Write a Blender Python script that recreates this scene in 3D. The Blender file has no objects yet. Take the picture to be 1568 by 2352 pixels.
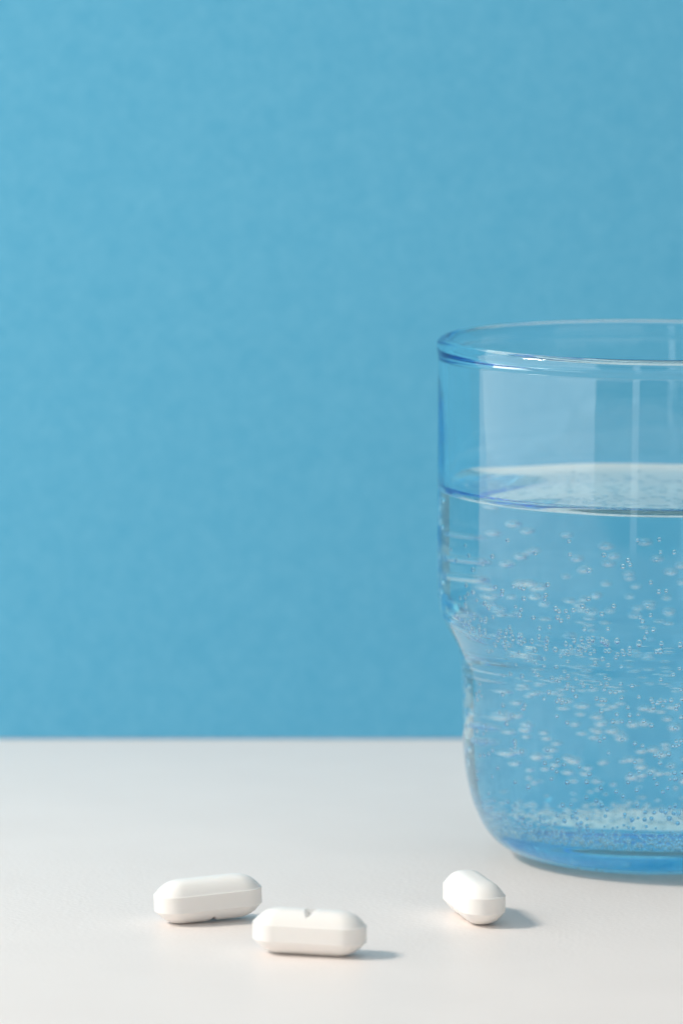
import bpy, bmesh, math, random
import numpy as np
from mathutils import Matrix, Vector

random.seed(7)
rng = np.random.default_rng(7)
R = math.radians
S = bpy.context.scene
COL = S.collection

# ------------------------------------------------------------------ camera
PITCH, ROLL = R(7.2), R(0.5)
fwd = Vector((0, math.cos(PITCH), -math.sin(PITCH)))
rt0 = Vector((1, 0, 0))
up0 = rt0.cross(fwd)
rt = rt0 * math.cos(ROLL) + up0 * math.sin(ROLL)
up = up0 * math.cos(ROLL) - rt0 * math.sin(ROLL)
cam_d = bpy.data.cameras.new('camera')
cam = bpy.data.objects.new('camera', cam_d)
COL.objects.link(cam)
M = Matrix((rt, up, -fwd)).transposed().to_4x4()
M.translation = (0, -0.954, 0.178)
cam.matrix_world = M
cam_d.sensor_fit = 'VERTICAL'
cam_d.sensor_height = 36.0
cam_d.lens = 36.0 * 13307.0 / 2352.0
cam_d.clip_start, cam_d.clip_end = 0.01, 50
cam_d.dof.use_dof = True
cam_d.dof.focus_distance = 0.922
cam_d.dof.aperture_fstop = 19
S.camera = cam

# ------------------------------------------------------------------ light
S.view_settings.view_transform = 'Standard'
S.view_settings.look = 'None'
S.view_settings.exposure = 0
S.view_settings.gamma = 1
cy = S.cycles
cy.max_bounces = 64; cy.transmission_bounces = 64; cy.glossy_bounces = 64; cy.diffuse_bounces = 5
cy.sample_clamp_indirect = 6
cy.use_denoising = True

world = bpy.data.worlds.new('World')
S.world = world
world.use_nodes = True
bg = world.node_tree.nodes['Background']
bg.inputs['Color'].default_value = (0.56, 0.85, 1.0, 1)      # light of the room all round
bg.inputs['Strength'].default_value = 0.24


def area(name, loc, target, sx, sy, radiance, color):
    d = bpy.data.lights.new(name, 'AREA')
    d.shape = 'RECTANGLE'; d.size = sx; d.size_y = sy
    d.energy = radiance * math.pi * sx * sy
    d.color = color
    o = bpy.data.objects.new(name, d); COL.objects.link(o)
    o.location = loc
    o.rotation_euler = (Vector(target) - Vector(loc)).to_track_quat('-Z', 'Y').to_euler()
    return o


# strong source high on the left: gives the short soft shadows to the right
area('key_lamp', (-0.86, -0.18, 0.80), (0.02, -0.04, 0.02), 0.21, 0.21, 75.0, (1.0, 0.91, 0.80))
# big pale window on the left, a narrow pane beside the camera, soft light overhead and in the room in front
area('window_light', (-0.95, -0.50, 0.36), (0.0, -0.50, 0.36), 2.0, 1.3, 1.7, (1.0, 0.97, 0.93))
area('narrow_window_light', (-0.235, -1.30, 0.35), (0.05, 0, 0.05), 0.09, 1.4, 1.3, (1.0, 0.98, 0.95))
area('ceiling_light', (0.10, 0.16, 1.10), (0.06, 0, 0.0), 1.3, 1.15, 0.74, (0.93, 0.98, 1.0))
area('room_light', (1.25, -2.1, 0.75), (0.05, 0, 0.05), 2.4, 1.8, 0.85, (1.0, 0.86, 0.71))


# ------------------------------------------------------------------ helpers
def tag(o, label=None, cat=None, group=None, kind=None):
    if label: o['label'] = label
    if cat: o['category'] = cat
    if group: o['group'] = group
    if kind: o['kind'] = kind
    return o


def link(name, me, mats=(), parent=None):
    for m in mats: me.materials.append(m)
    o = bpy.data.objects.new(name, me); COL.objects.link(o)
    if parent: o.parent = parent
    return o


def mesh(name, v, f, smooth=True):
    me = bpy.data.meshes.new(name)
    me.from_pydata([tuple(map(float, p)) for p in v], [], f)
    me.update()
    if smooth:
        me.polygons.foreach_set('use_smooth', [True] * len(me.polygons))
    return me


def mat(name):
    m = bpy.data.materials.new(name); m.use_nodes = True
    nt = m.node_tree
    return m, nt, nt.nodes, nt.links


def principled(name, color, rough, spec=0.5):
    m, nt, N, L = mat(name)
    b = N['Principled BSDF']
    b.inputs['Base Color'].default_value = (*color, 1)
    b.inputs['Roughness'].default_value = rough
    b.inputs['Specular IOR Level'].default_value = spec
    return m, nt, N, L, b


def refractive(name, ior, color=(1, 1, 1)):
    m, nt, N, L = mat(name)
    N.remove(N['Principled BSDF'])
    g = N.new('ShaderNodeBsdfGlass')
    g.inputs['Color'].default_value = (*color, 1)
    g.inputs['Roughness'].default_value = 0
    g.inputs['IOR'].default_value = ior
    L.new(g.outputs[0], N['Material Output'].inputs['Surface'])
    return m, nt, N, L, g


# ------------------------------------------------------------------ materials
# white grained table covering
m_table, nt, N, L, b = principled('white_table_sheet', (0.80, 0.80, 0.795), 0.42, 0.2)
tc = N.new('ShaderNodeTexCoord')
mp = N.new('ShaderNodeMapping'); mp.inputs['Scale'].default_value = (1.0, 1.35, 1)
L.new(tc.outputs['Object'], mp.inputs[0])
vo = N.new('ShaderNodeTexVoronoi'); vo.feature = 'SMOOTH_F1'; vo.inputs['Scale'].default_value = 1500
no = N.new('ShaderNodeTexNoise'); no.inputs['Scale'].default_value = 900; no.inputs['Detail'].default_value = 3
L.new(mp.outputs[0], vo.inputs[0]); L.new(mp.outputs[0], no.inputs[0])
ad = N.new('ShaderNodeMath'); ad.operation = 'ADD'
L.new(vo.outputs['Distance'], ad.inputs[0]); L.new(no.outputs[0], ad.inputs[1])
bu = N.new('ShaderNodeBump'); bu.inputs["Strength"].default_value = 0.2; bu.inputs['Distance'].default_value = 0.0002
L.new(ad.outputs[0], bu.inputs['Height']); L.new(bu.outputs[0], b.inputs['Normal'])
n2 = N.new('ShaderNodeTexNoise'); n2.inputs['Scale'].default_value = 45; n2.inputs['Detail'].default_value = 4
L.new(tc.outputs['Object'], n2.inputs[0])
cr = N.new('ShaderNodeValToRGB')
cr.color_ramp.elements[0].position = 0.3; cr.color_ramp.elements[0].color = (0.820, 0.752, 0.720, 1)
cr.color_ramp.elements[1].position = 0.7; cr.color_ramp.elements[1].color = (0.846, 0.777, 0.744, 1)
L.new(n2.outputs[0], cr.inputs[0]); L.new(cr.outputs[0], b.inputs['Base Color'])

# blue paper with cloudy fibres
m_paper, nt, N, L, b = principled('blue_paper', (0.1, 0.4, 0.6), 0.9, 0.1)
tc = N.new('ShaderNodeTexCoord')
def cloud(scale, rot, detail):
    mp = N.new('ShaderNodeMapping'); mp.vector_type = 'TEXTURE'
    mp.inputs['Rotation'].default_value = rot
    L.new(tc.outputs['Object'], mp.inputs[0])
    n = N.new('ShaderNodeTexNoise'); n.inputs['Scale'].default_value = scale; n.inputs['Detail'].default_value = detail
    n.inputs['Roughness'].default_value = 0.6
    L.new(mp.outputs[0], n.inputs[0])
    return n
na, nb = cloud(560, (0.5, 0.7, 0.4), 6), cloud(230, (0.9, 0.35, 1.1), 4)
n1 = N.new('ShaderNodeMix'); n1.data_type = 'FLOAT'; n1.inputs[0].default_value = 0.4
L.new(na.outputs[0], n1.inputs[2]); L.new(nb.outputs[0], n1.inputs[3])
cr = N.new('ShaderNodeValToRGB')
cr.color_ramp.elements[0].position = 0.36; cr.color_ramp.elements[0].color = (0.119, 0.460, 0.695, 1)
cr.color_ramp.elements[1].position = 0.64; cr.color_ramp.elements[1].color = (0.158, 0.512, 0.742, 1)
L.new(n1.outputs[0], cr.inputs[0]); L.new(cr.outputs[0], b.inputs['Base Color'])

# chalky white tablet
m_pill, nt, N, L, b = principled('tablet_coating', (0.86, 0.835, 0.812), 0.48, 0.4)
b.inputs['Subsurface Weight'].default_value = 0.25
b.inputs['Subsurface Radius'].default_value = (1.0, 0.8, 0.65)
b.inputs['Subsurface Scale'].default_value = 0.0012
tc = N.new('ShaderNodeTexCoord')
no = N.new('ShaderNodeTexNoise'); no.inputs['Scale'].default_value = 2600; no.inputs['Detail'].default_value = 3
L.new(tc.outputs['Object'], no.inputs[0])
bu = N.new('ShaderNodeBump'); bu.inputs['Strength'].default_value = 0.25; bu.inputs['Distance'].default_value = 0.0001
L.new(no.outputs[0], bu.inputs['Height']); L.new(bu.outputs[0], b.inputs['Normal'])

# blue glass: clear skin, blue body colour as absorption over distance
m_glass, *_ = refractive('blue_glass', 1.5)
m_tint, nt, N, L = mat('blue_glass_body')
N.remove(N['Principled BSDF'])
va = N.new('ShaderNodeVolumeAbsorption')
va.inputs['Color'].default_value = (0.0, 0.76, 0.95, 1)
va.inputs['Density'].default_value = 68
L.new(va.outputs[0], N['Material Output'].inputs['Volume'])
m_water_top, *_ = refractive('water_surface', 1.333)
m_water_side, *_ = refractive('water_against_glass', 1.333 / 1.5)
m_bubble, *_ = refractive('air_in_water', 1.0 / 1.333)

# ------------------------------------------------------------------ table and backdrop
def slab(name, x0, x1, y0, y1, z0, z1, bev, m):
    bm = bmesh.new()
    bmesh.ops.create_cube(bm, size=1)
    for v in bm.verts:
        v.co = ((x0 + x1) / 2 + v.co.x * (x1 - x0), (y0 + y1) / 2 + v.co.y * (y1 - y0), (z0 + z1) / 2 + v.co.z * (z1 - z0))
    bmesh.ops.bevel(bm, geom=bm.edges[:], offset=bev, segments=3, affect='EDGES')
    me = bpy.data.meshes.new(name); bm.to_mesh(me); bm.free()
    return link(name, me, [m])


table = slab('table', -0.36, 0.27, -0.42, 0.150, -0.025, 0.0, 0.002, m_table)
tag(table, 'white table top with a fine grained surface', kind='structure')

yaw = math.atan2(0.119266 - 0.114929, 0.018014 + 0.063426)
c0 = Vector((-0.022703, 0.1148, 0))
bd = slab('backdrop', -0.30, 0.180, 0.0, 0.003, 0.00005, 0.26, 0.0002, m_paper)
bd.location = c0; bd.rotation_euler = (0, 0, yaw)
tag(bd, 'plain light blue paper backdrop standing behind the table', kind='structure')

# ------------------------------------------------------------------ drinking glass
GX = 0.0515
NS = 288


def resample(pts, n):
    """centripetal Catmull-Rom through (r, z) millimetre points, n points along its length, metres"""
    P = np.array(pts, float)
    P = np.vstack([2 * P[0] - P[1], P, 2 * P[-1] - P[-2]])
    out = []
    for i in range(1, len(P) - 2):
        p0, p1, p2, p3 = P[i - 1:i + 3]
        t0 = 0; t1 = t0 + np.linalg.norm(p1 - p0) ** .5; t2 = t1 + np.linalg.norm(p2 - p1) ** .5; t3 = t2 + np.linalg.norm(p3 - p2) ** .5
        for t in np.linspace(t1, t2, 24, endpoint=False):
            a1 = (t1 - t) / (t1 - t0) * p0 + (t - t0) / (t1 - t0) * p1
            a2 = (t2 - t) / (t2 - t1) * p1 + (t - t1) / (t2 - t1) * p2
            a3 = (t3 - t) / (t3 - t2) * p2 + (t - t2) / (t3 - t2) * p3
            b1 = (t2 - t) / (t2 - t0) * a1 + (t - t0) / (t2 - t0) * a2
            b2 = (t3 - t) / (t3 - t1) * a2 + (t - t1) / (t3 - t1) * a3
            out.append((t2 - t) / (t2 - t1) * b1 + (t - t1) / (t2 - t1) * b2)
    out.append(P[-2])
    out = np.array(out)
    s = np.concatenate([[0], np.cumsum(np.linalg.norm(np.diff(out, axis=0), axis=1))])
    u = np.linspace(0, s[-1], n)
    q = np.stack([np.interp(u, s, out[:, 0]), np.interp(u, s, out[:, 1])], 1)
    q[:, 0] = np.maximum(q[:, 0], 0)
    return q / 1000.0


def wob(p, z):
    """unevenness of the blown inner wall, metres"""
    if z < 0.013: g = max(0, (z - 0.009) / 0.004)
    else: g = min(1, max(0, (0.081 - z) / 0.008))
    zz = z * 1000
    return 0.00013 * g * (math.sin(3 * p + zz * 0.035) * 0.6 + math.sin(7 * p - zz * 0.05 + 1.3) * 0.35 + math.sin(13 * p + 0.02 * zz) * 0.16 + 0.3 * math.sin(zz * 0.11 + 2 * p))


def wob_out(p, z):
    """slight waves of the outer wall, metres"""
    g = min(1, max(0, (z - 0.012) / 0.01), 1) * min(1, max(0, (0.0815 - z) / 0.006))
    zz = z * 1000
    return 0.000022 * g * (math.sin(4 * p + 0.06 * zz) + 0.6 * math.sin(9 * p - 0.045 * zz + 0.7))


def lathe(prof, base=0, flip=False, uneven=(), waves=()):
    """verts and quads of a surface of revolution about the z axis; the profile runs so that its left side is outside"""
    ph = np.arange(NS) * 2 * np.pi / NS
    v, f, rows = [], [], []
    for n, (r, z) in enumerate(prof):
        if r < 1e-6:
            rows.append([base + len(v)]); v.append((0, 0, z))
        else:
            rows.append(list(range(base + len(v), base + len(v) + NS)))
            for p in ph:
                r2 = r + (wob(p, z) if n in uneven else wob_out(p, z) if n in waves else 0)
                v.append((r2 * math.cos(p), r2 * math.sin(p), z))
    for a, c in zip(rows[:-1], rows[1:]):
        for k in range(NS):
            k2 = (k + 1) % NS
            if len(a) == 1: q = (a[0], c[k2], c[k])
            elif len(c) == 1: q = (a[k], a[k2], c[0])
            else: q = (a[k], a[k2], c[k2], c[k])
            f.append(q[::-1] if flip else q)
    return v, f


OUT = [(17.5, 0), (19.4, 0.35), (22.0, 1.0), (24.2, 2.0), (26.1, 3.5), (27.6, 5.5), (29.0, 8.5), (30.05, 12), (30.7, 16), (31.0, 20), (31.25, 26), (31.45, 32.2), (31.7, 34), (32.4, 36), (33.8, 38.5), (34.75, 40.5), (35.25, 43), (35.55, 48), (35.7, 62), (35.8, 82.8), (35.82, 83.6), (35.9, 84.2), (36.03, 84.9), (36.05, 85.5), (35.9, 86.1), (35.5, 86.5), (34.75, 86.7)]
INN = [(34.75, 86.7), (34.1, 86.5), (33.65, 86.05), (33.45, 85.4), (33.6, 84.75), (34.0, 84.25), (34.25, 83.6), (34.3, 82.5), (34.2, 75), (33.85, 62.2), (33.65, 49), (33.45, 46), (33.15, 44), (32.3, 42.2), (30.7, 40.0), (29.75, 38.2), (29.35, 36.3), (29.2, 33), (29.05, 26), (28.8, 20), (28.4, 16), (27.4, 12), (25.8, 9.1), (23.6, 7.0), (20.4, 5.6), (15, 4.8), (8, 4.6), (0, 4.6)]
UNDER = [(0, 1.3), (6, 1.2), (11, 0.95), (14.5, 0.45), (16.3, 0.08), (17.5, 0)]
WATER_Z = 62.6                                           # contact line of the water on the wall

under = resample(UNDER, 40)
outer = resample(OUT, 260)
inner = resample(INN, 260)                               # from the rim down to the middle of the floor
ci = int(np.argmin(abs(inner[:, 1] - WATER_Z / 1000) + (inner[:, 0] < 0.03)))
inner_top, inner_wet = inner[:ci + 1], inner[ci:]


def build(name, profs, mats, parent, tint=None):
    v, f, mi = [], [], []
    for p in profs:
        a, c = lathe(p[0], len(v), uneven=range(10 ** 6) if p[1] else (), waves=() if p[1] else range(10 ** 6)); v += a; f += c; mi += [0] * len(c)
    if tint is not None:
        a, c = lathe(tint, len(v), uneven=range(len(under) + len(outer) - 1, 10 ** 6), waves=range(len(under), len(under) + len(outer) - 1)); v += a; f += c; mi += [1] * len(c)
    me = mesh(name, v, f)
    o = link(name, me, mats, parent)
    me.polygons.foreach_set('material_index', mi)
    return o


glass = bpy.data.objects.new('drinking_glass', None); COL.objects.link(glass)
glass.location = (GX, 0, 0.00004)
tag(glass, 'clear blue stepped tumbler cut by the right edge, holding fizzy water', 'glass')
# the blue body: a closed skin just inside the glass surface that bounds the absorbing volume
def inset(prof, d):
    t = np.gradient(prof, axis=0); t /= np.linalg.norm(t, axis=1)[:, None] + 1e-12
    n = np.stack([t[:, 1], -t[:, 0]], 1)
    q = prof - n * d
    q[:, 0] = np.maximum(q[:, 0], 0)
    return q
whole = np.vstack([under, outer[1:], inner[1:]])
tint = inset(whole, 0.00003); tint[0, 0] = 0; tint[-1, 0] = 0

zb, zr = 0.012, 0.0822
i_b = int(np.argmax(outer[:, 1] > zb)); i_r = int(np.argmax(outer[:, 1] > zr))
j_r = int(np.argmax(inner_top[:, 1] < zr))
build('rim', [(outer[i_r:], 0), (np.vstack([outer[-1:], inner_top[1:j_r + 1]]), 1)], [m_glass], glass)
build('wall', [(outer[i_b:i_r + 1], 0), (inner_top[j_r:], 1)], [m_glass, m_tint], glass, tint)
build('base', [(np.vstack([under, outer[1:i_b + 1]]), 0)], [m_glass], glass)

# ------------------------------------------------------------------ water
rc = inner_wet[0, 0]; zc = inner_wet[0, 1]
dd = np.concatenate([np.linspace(0, 0.006, 60), np.linspace(0.0065, rc, 30)])
men = np.stack([rc - dd, zc - 0.0022 * (1 - np.exp(-dd / 0.0020))], 1); men[-1, 0] = 0
v1, f1 = lathe(men, uneven=range(26))                                      # top face with its meniscus
v2, f2 = lathe(inner_wet[::-1], len(v1), uneven=range(10 ** 6))                 # sides and bottom against the glass
me = mesh('water', v1 + v2, f1 + f2)
water = link('water', me, [m_water_top, m_water_side])
me.polygons.foreach_set('material_index', [0] * len(f1) + [1] * len(f2))
water.location = glass.location
tag(water, 'clear sparkling water filling the blue tumbler to above its step', 'water')

# ------------------------------------------------------------------ bubbles
wz, wr = inner_wet[::-1, 1], inner_wet[::-1, 0]
def wall_r(z): return float(np.interp(z, wz, wr))
def on_wall(phi, z, rad):
    """centre of a bubble of radius rad resting against the inner wall at height z"""
    e = 4e-4
    s = (wall_r(z + e) - wall_r(z - e)) / (2 * e)
    n = Vector((1, s * -1)).normalized()                 # outward in (r, z)
    r = wall_r(z) + wob(phi, z) - n.x * (rad + 2.5e-5)
    zz = z - n.y * (rad + 2.5e-5)
    return (GX + r * math.cos(phi), r * math.sin(phi), zz + glass.location.z)

def sphere_mesh(name, sub):
    bm = bmesh.new(); bmesh.ops.create_icosphere(bm, subdivisions=sub, radius=1)
    me = bpy.data.meshes.new(name); bm.to_mesh(me); bm.free()
    me.polygons.foreach_set('use_smooth', [True] * len(me.polygons))
    return me

WALL_BUBBLES = [(-135.6,56.1), (-115.9,56.91), (-96.9,57.58), (-91.1,57.75), (-154.3,54.01), (-163.7,52.65), (-152.5,52.5), (-141.5,53.1),
    (-126.1,54.51), (-115.6,54.79), (-106.0,55.0), (-90.7,55.73), (-87.0,55.72), (-91.8,54.53), (-99.4,54.27), (-98.8,53.59), (-100.8,53.26),
    (-145.6,51.53), (-150.5,50.28), (-160.1,51.1), (-110.1,52.37), (-93.2,50.79), (-122.2,49.59), (-133.5,48.7), (-131.3,48.67), (-130.1,48.58),
    (-140.3,48.16), (-154.2,47.46), (-137.7,47.72), (-137.9,47.12), (-150.7,46.55), (-153.5,46.1), (-155.3,45.35), (-158.1,45.06), (-122.9,47.85),
    (-123.2,47.15), (-130.0,46.9), (-110.2,47.75), (-91.0,49.29), (-89.0,49.46), (-148.8,45.42), (-145.3,45.1), (-143.8,44.47), (-155.2,44.38),
    (-155.1,43.8), (-159.4,43.71), (-132.9,45.37), (-131.1,44.97), (-119.9,45.75), (-118.9,45.36), (-116.8,45.48), (-114.6,45.71), (-111.9,46.48),
    (-110.6,45.72), (-103.2,46.75), (-94.0,46.94), (-106.5,45.39), (-93.1,45.44), (-95.9,45.03), (-95.3,44.38), (-142.4,43.01), (-131.8,43.95),
    (-127.1,43.83), (-119.4,44.25), (-118.4,43.75), (-116.1,44.54), (-154.9,42.87), (-151.5,42.89), (-152.2,42.13), (-148.7,42.07), (-146.1,42.41),
    (-146.8,41.94), (-154.5,41.68), (-156.6,41.12), (-158.7,41.19), (-160.1,40.86), (-161.8,41.46), (-163.6,41.88), (-136.7,41.67), (-138.9,40.87),
    (-136.7,41.0), (-141.0,40.92), (-125.8,42.08), (-122.4,42.5), (-111.7,42.59), (-104.9,42.87), (-92.3,42.98), (-94.1,42.54), (-94.7,41.61),
    (-157.6,40.37), (-155.6,40.7), (-154.5,40.51), (-151.2,40.86), (-151.8,40.19), (-148.8,40.52), (-154.9,39.62), (-142.0,40.71), (-144.1,39.78),
    (-142.8,40.18), (-140.4,39.99), (-137.0,40.2), (-133.2,40.65), (-134.0,40.61), (-135.1,39.86), (-134.3,39.76), (-132.4,40.11), (-129.8,40.1),
    (-126.8,40.75), (-124.3,40.55), (-124.8,40.09), (-115.5,40.64), (-113.1,40.91), (-111.1,41.03), (-109.8,40.99), (-106.9,40.89), (-106.2,40.68),
    (-105.5,40.59), (-105.7,40.39), (-102.6,40.89), (-96.3,40.61), (-89.9,40.71), (-84.4,40.49), (-118.3,40.17), (-117.0,39.75), (-113.2,40.08),
    (-111.1,40.3), (-125.5,39.27), (-122.4,39.24), (-129.7,38.91), (-118.6,39.09), (-119.4,38.79), (-118.2,38.67), (-121.0,38.34), (-114.6,39.64),
    (-114.1,38.94), (-112.5,39.54), (-111.1,39.01), (-109.7,39.43), (-106.3,39.56), (-105.2,39.58), (-101.2,39.59), (-102.8,39.07), (-103.3,38.58),
    (-100.8,39.14), (-99.1,40.0), (-99.1,39.26), (-91.2,39.65), (-90.2,39.65), (-139.4,39.2), (-141.7,38.64), (-142.0,39.2), (-146.4,38.94),
    (-149.1,37.89), (-151.6,37.67), (-136.0,38.29), (-140.6,37.56), (-131.6,37.38), (-133.6,36.93), (-127.1,37.65), (-118.9,37.5), (-127.6,36.19),
    (-130.4,36.65), (-139.0,35.74), (-107.5,38.27), (-110.0,37.53), (-105.9,37.28), (-101.8,37.12), (-123.2,36.23), (-120.4,35.45), (-131.6,34.81),
    (-130.5,34.24), (-136.9,33.61), (-142.0,33.68), (-145.4,33.04), (-119.3,34.64), (-125.1,33.99), (-123.5,33.68), (-122.5,33.51), (-121.8,34.33),
    (-116.6,34.23), (-114.7,33.53), (-119.5,33.06), (-114.0,32.93), (-111.5,32.96), (-108.4,33.61), (-107.0,34.76), (-105.7,34.59), (-106.5,33.57),
    (-102.1,33.71), (-98.5,33.45), (-89.6,34.73), (-85.8,35.65), (-83.9,36.9), (-119.9,32.25), (-117.7,32.06), (-126.4,31.3), (-107.3,32.6),
    (-105.4,32.19), (-103.8,32.2), (-83.2,32.83), (-116.7,31.05), (-128.1,30.13), (-122.5,30.47), (-123.4,29.94), (-121.5,30.24), (-121.7,29.75),
    (-120.2,29.98), (-109.8,30.92), (-108.1,30.75), (-107.0,30.76), (-101.8,31.32), (-96.4,31.55), (-92.5,31.16), (-92.1,30.73), (-91.8,29.82),
    (-90.5,30.58), (-89.6,30.96), (-88.2,30.94), (-88.8,30.16), (-86.3,31.05), (-82.9,31.26), (-83.8,30.26), (-84.6,30.05), (-84.6,29.56), (-99.8,29.71),
    (-108.2,28.92), (-103.2,28.51), (-99.2,28.43), (-96.5,28.63), (-104.5,27.32), (-101.6,27.36), (-99.1,27.46), (-94.8,27.58), (-92.3,26.87),
    (-83.0,28.21), (-84.8,26.43), (-123.4,27.47), (-119.7,26.59), (-146.2,29.71), (-146.1,27.91), (-135.7,28.66), (-136.6,28.01), (-147.9,26.64),
    (-141.5,26.49), (-144.4,24.99), (-159.8,30.51), (-160.3,29.15), (-163.0,28.53), (-158.9,28.49), (-162.1,27.72), (-168.3,28.62), (-173.6,29.72),
    (-166.6,23.26), (-163.0,22.35), (-157.5,23.75), (-155.8,23.04), (-157.8,22.33), (-107.3,24.61), (-108.6,24.0), (-101.4,24.38), (-105.7,22.15),
    (-97.4,23.83), (-95.0,23.51), (-127.0,21.76), (-123.2,20.14), (-128.1,19.47), (-120.9,19.59), (-115.5,19.51), (-125.3,18.74), (-123.6,18.31),
    (-125.7,16.99), (-120.0,16.68), (-112.2,18.37), (-113.1,17.05), (-113.4,14.46), (-110.1,14.02), (-108.3,16.21), (-108.3,13.33), (-106.5,12.63),
    (-103.3,15.76), (-101.1,15.06), (-98.8,18.72), (-97.4,20.76), (-96.0,19.28), (-99.5,17.36), (-96.7,16.1), (-96.5,13.55), (-91.0,21.97), (-89.7,21.65),
    (-89.1,22.39), (-89.4,20.73), (-86.7,22.2), (-86.1,20.3), (-92.4,18.91), (-91.1,18.18), (-90.3,17.2), (-88.3,15.89), (-86.8,16.5), (-86.1,18.03),
    (-84.4,18.08), (-84.7,19.04), (-85.4,23.53), (-84.4,23.5), (-84.4,24.31), (-83.5,23.71), (-82.9,24.39), (-82.3,19.22), (-85.9,13.31), (-84.1,13.61),
    (-87.2,12.5), (-88.5,12.75), (-90.9,12.41), (-93.9,12.46), (-91.8,11.39), (-94.1,11.2), (-98.2,11.14), (-100.6,11.99), (-85.8,11.44), (-82.8,10.57),
    (-84.4,12.33), (-82.8,12.35), (-114.4,8.95), (-122.7,10.13), (-119.2,10.94), (-117.7,11.9), (-119.1,13.02), (-122.3,12.76), (-137.6,20.79),
    (-140.8,22.27), (-140.3,21.9), (-142.2,20.94), (-140.5,21.41), (-152.3,19.97), (-154.7,19.23), (-157.9,18.75), (-160.9,18.45), (-149.7,17.27),
    (-153.4,15.54), (-164.4,15.61), (-165.4,14.23), (-141.2,15.52), (-135.5,15.04), (-146.5,11.94), (-142.6,9.66), (-140.9,9.77), (-142.8,8.67),
    (-138.4,8.69), (-157.6,12.52), (-164.4,20.78), (-156.3,21.17)]
bub = sphere_mesh('air_bubble', 3); bub.materials.append(m_bubble)
order = sorted(range(len(WALL_BUBBLES)), key=lambda i: abs(WALL_BUBBLES[i][0] + 95))
extra = []
for n, i in enumerate(order):
    a, z = WALL_BUBBLES[i]
    rad = random.uniform(0.00030, 0.00042) * (1.12 if 34 < z < 41 and random.random() < .3 else 1)
    p = on_wall(R(a), z / 1000, rad)
    if n >= 300:
        extra.append((p, rad)); continue
    o = bpy.data.objects.new('air_bubble', bub); COL.objects.link(o)
    o.location = p; o.scale = (rad, rad, rad * random.uniform(0.96, 1.1))
    if z > 41.5:
        tag(o, 'tiny clear air bubble on the front inner wall of the tumbler above its step', 'bubble', 'bubbles on the wall above the step')
    elif z > 33:
        tag(o, 'tiny clear air bubble caught on the slanting step of the tumbler', 'bubble', 'bubbles on the step')
    else:
        tag(o, 'tiny clear air bubble on the front inner wall of the tumbler below its step', 'bubble', 'bubbles on the wall below the step')

# the bubbles on the far and side walls, and the fizz along the floor: past counting
for k in range(1150):
    a = random.uniform(-50, 170)
    u = random.random()
    z = random.uniform(11, 34) if u < .62 else (random.gauss(40, 3.5) if u < .78 else random.uniform(40, 52) if random.random() < .85 else random.uniform(48, 58))
    z = min(max(z, 9.5), 59)
    rad = random.uniform(0.00036, 0.00062)
    extra.append((on_wall(R(a), z / 1000, rad), rad))
for k in range(2200):
    a = random.uniform(0, 360); u = random.random()
    rr = 0.0262 * math.sqrt(random.uniform(0.10, 1)) if u < .13 else random.gauss(0.0238, 0.0016)
    rr = min(rr, 0.0272)
    zf = float(np.interp(rr, inner_wet[::-1, 0][:120], inner_wet[::-1, 1][:120]))
    rad = random.uniform(0.00014, 0.00034)
    e = 3e-4
    s = (np.interp(rr + e, wr[:120], wz[:120]) - np.interp(rr - e, wr[:120], wz[:120])) / (2 * e)
    nrm = Vector((-s, 1)).normalized()
    d = rad + 2.5e-5
    r2 = rr + nrm.x * d; z2 = zf + nrm.y * d
    extra.append(((GX + r2 * math.cos(R(a)), r2 * math.sin(R(a)), z2 + glass.location.z), rad))
sm = sphere_mesh('fizz_unit', 2)
sv = np.array([v.co[:] for v in sm.vertices]); sf = np.array([p.vertices[:] for p in sm.polygons])
V = np.concatenate([np.array(p) + sv * r for p, r in extra])
Fc = np.concatenate([sf + k * len(sv) for k in range(len(extra))])
bpy.data.meshes.remove(sm)
fz = link('fizz', mesh('fizz', V, [tuple(map(int, t)) for t in Fc]), [m_bubble])
tag(fz, 'fizz of minute bubbles along the floor and far wall of the tumbler', 'fizz', kind='stuff')

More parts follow.
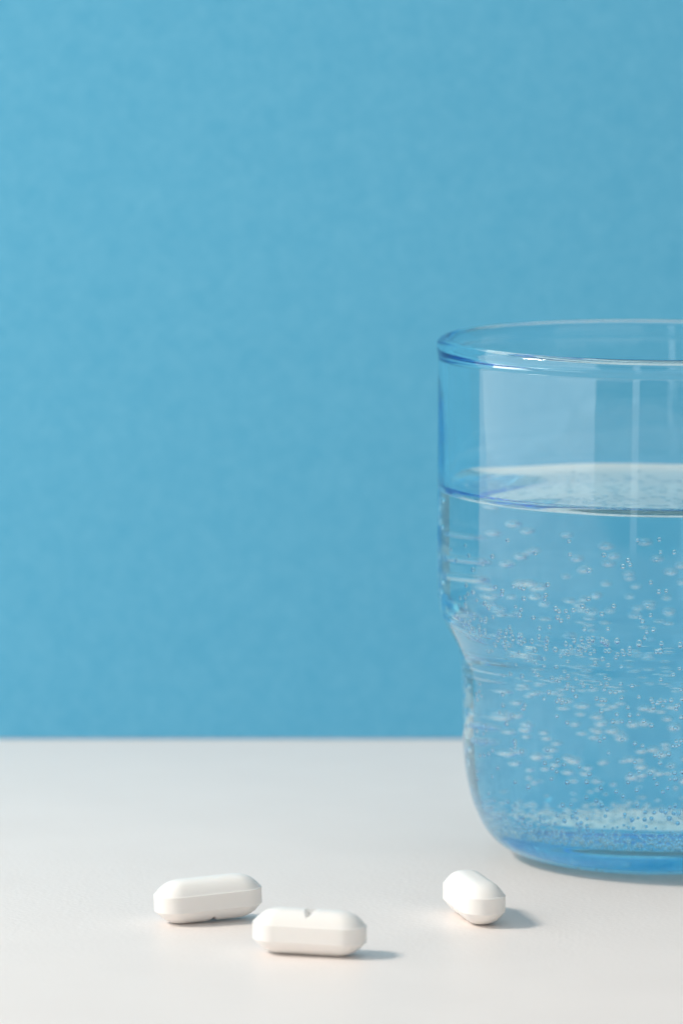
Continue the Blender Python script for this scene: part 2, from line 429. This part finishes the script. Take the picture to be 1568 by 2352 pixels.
# ------------------------------------------------------------------ tablets
TL, TW, TB, TC = 0.0174, 0.0069, 0.0027, 0.00206         # length, width, height of the straight side, dome
def tablet_mesh():
    hw = TW / 2; hl = TL / 2 - hw
    xs = np.concatenate([np.linspace(-hl, -0.0025, 10, endpoint=False), np.linspace(-0.0025, 0.0025, 101), np.linspace(hl, 0.0025, 10, endpoint=False)[::-1]])
    ring, med = [], []
    for x in xs: ring.append((x, -hw)); med.append((x, 0))
    for a in np.linspace(-90, 90, 40)[1:-1]:
        ring.append((hl + hw * math.cos(R(a)), hw * math.sin(R(a)))); med.append((hl, 0))
    for x in xs[::-1]: ring.append((x, hw)); med.append((x, 0))
    for a in np.linspace(90, 270, 40)[1:-1]:
        ring.append((-hl + hw * math.cos(R(a)), hw * math.sin(R(a)))); med.append((-hl, 0))
    ring = np.array(ring); med = np.array(med); n = len(ring)
    ss = np.concatenate([[1, 0.988, 0.97, 0.955], np.linspace(0.93, 0.02, 36), [0.004]])
    def shrink(s): return med * s ** 0.2 + (ring - med) * s
    def dome(s): return TC * (1 - min(1, s / 0.97) ** 2.9) + (0.00004 if s < 0.999 else 0)
    layers = []
    b2 = TB / 2
    bv = 0.00009
    for s in ss[::-1]:                                   # underside, middle outwards
        layers.append([(x, y, -b2 - dome(s)) for x, y in shrink(s)])
    q = med + (ring - med) * (1 + bv / hw)
    layers.append([(x, y, -b2 + bv) for x, y in q])
    for k in np.linspace(-1, 1, 7)[1:-1]: layers.append([(x, y, (b2 - bv) * k) for x, y in q])
    layers.append([(x, y, b2 - bv) for x, y in q])
    for s in ss:
        L = []
        for x, y in shrink(s):
            z = b2 + dome(s)
            cut = b2 + 0.00115 + max(0, abs(x) - 0.00005) * (1.7 if x < 0 else 1.05)   # the score notch across the dome
            d = z - cut
            k = 0.0003                                              # rounded lip of the notch
            w = max(k - abs(d), 0) / k
            L.append((x, y, min(z, cut) - w * w * k * 0.25))
        layers.append(L)
    v = [p for l in layers for p in l]
    f = []
    for i in range(len(layers) - 1):
        for k in range(n):
            k2 = (k + 1) % n
            f.append((i * n + k, i * n + k2, (i + 1) * n + k2, (i + 1) * n + k))
    me = mesh('tablet', v, f)
    bm = bmesh.new(); bm.from_mesh(me)
    bmesh.ops.remove_doubles(bm, verts=bm.verts, dist=6e-6)
    bmesh.ops.holes_fill(bm, edges=[e for e in bm.edges if e.is_boundary], sides=0)
    bmesh.ops.recalc_face_normals(bm, faces=bm.faces)
    for e in bm.edges:
        if len(e.link_faces) == 2 and e.calc_face_angle() > R(32): e.smooth = False
    bm.to_mesh(me); bm.free()
    me.polygons.foreach_set('use_smooth', [True] * len(me.polygons))
    me.materials.append(m_pill)
    return me


tab = tablet_mesh()
for x, y, yw, flip, tilt, lab in (
        (-0.0204, -0.0590, 22, True, -2.3, 'white oblong tablet lying score side down, leftmost and behind the front one'),
        (-0.0043, -0.0842, -11, False, 0.6, 'white oblong tablet nearest the camera with its score notch on top'),
        (0.0214, -0.0552, -76, True, 0.0, 'white oblong tablet seen end on, lying alone next to the tumbler')):
    o = bpy.data.objects.new('tablet', tab); COL.objects.link(o)
    rot = Matrix.Rotation(R(yw), 4, 'Z') @ Matrix.Rotation(R(tilt), 4, 'Y') @ Matrix.Rotation(R(180) if flip else 0, 4, 'X')
    low = min((rot @ v.co).z for v in tab.vertices)                  # rests on the table
    o.matrix_world = Matrix.Translation((x, y, 0.00002 - low)) @ rot
    tag(o, lab, 'tablet', 'white scored tablets on the table')
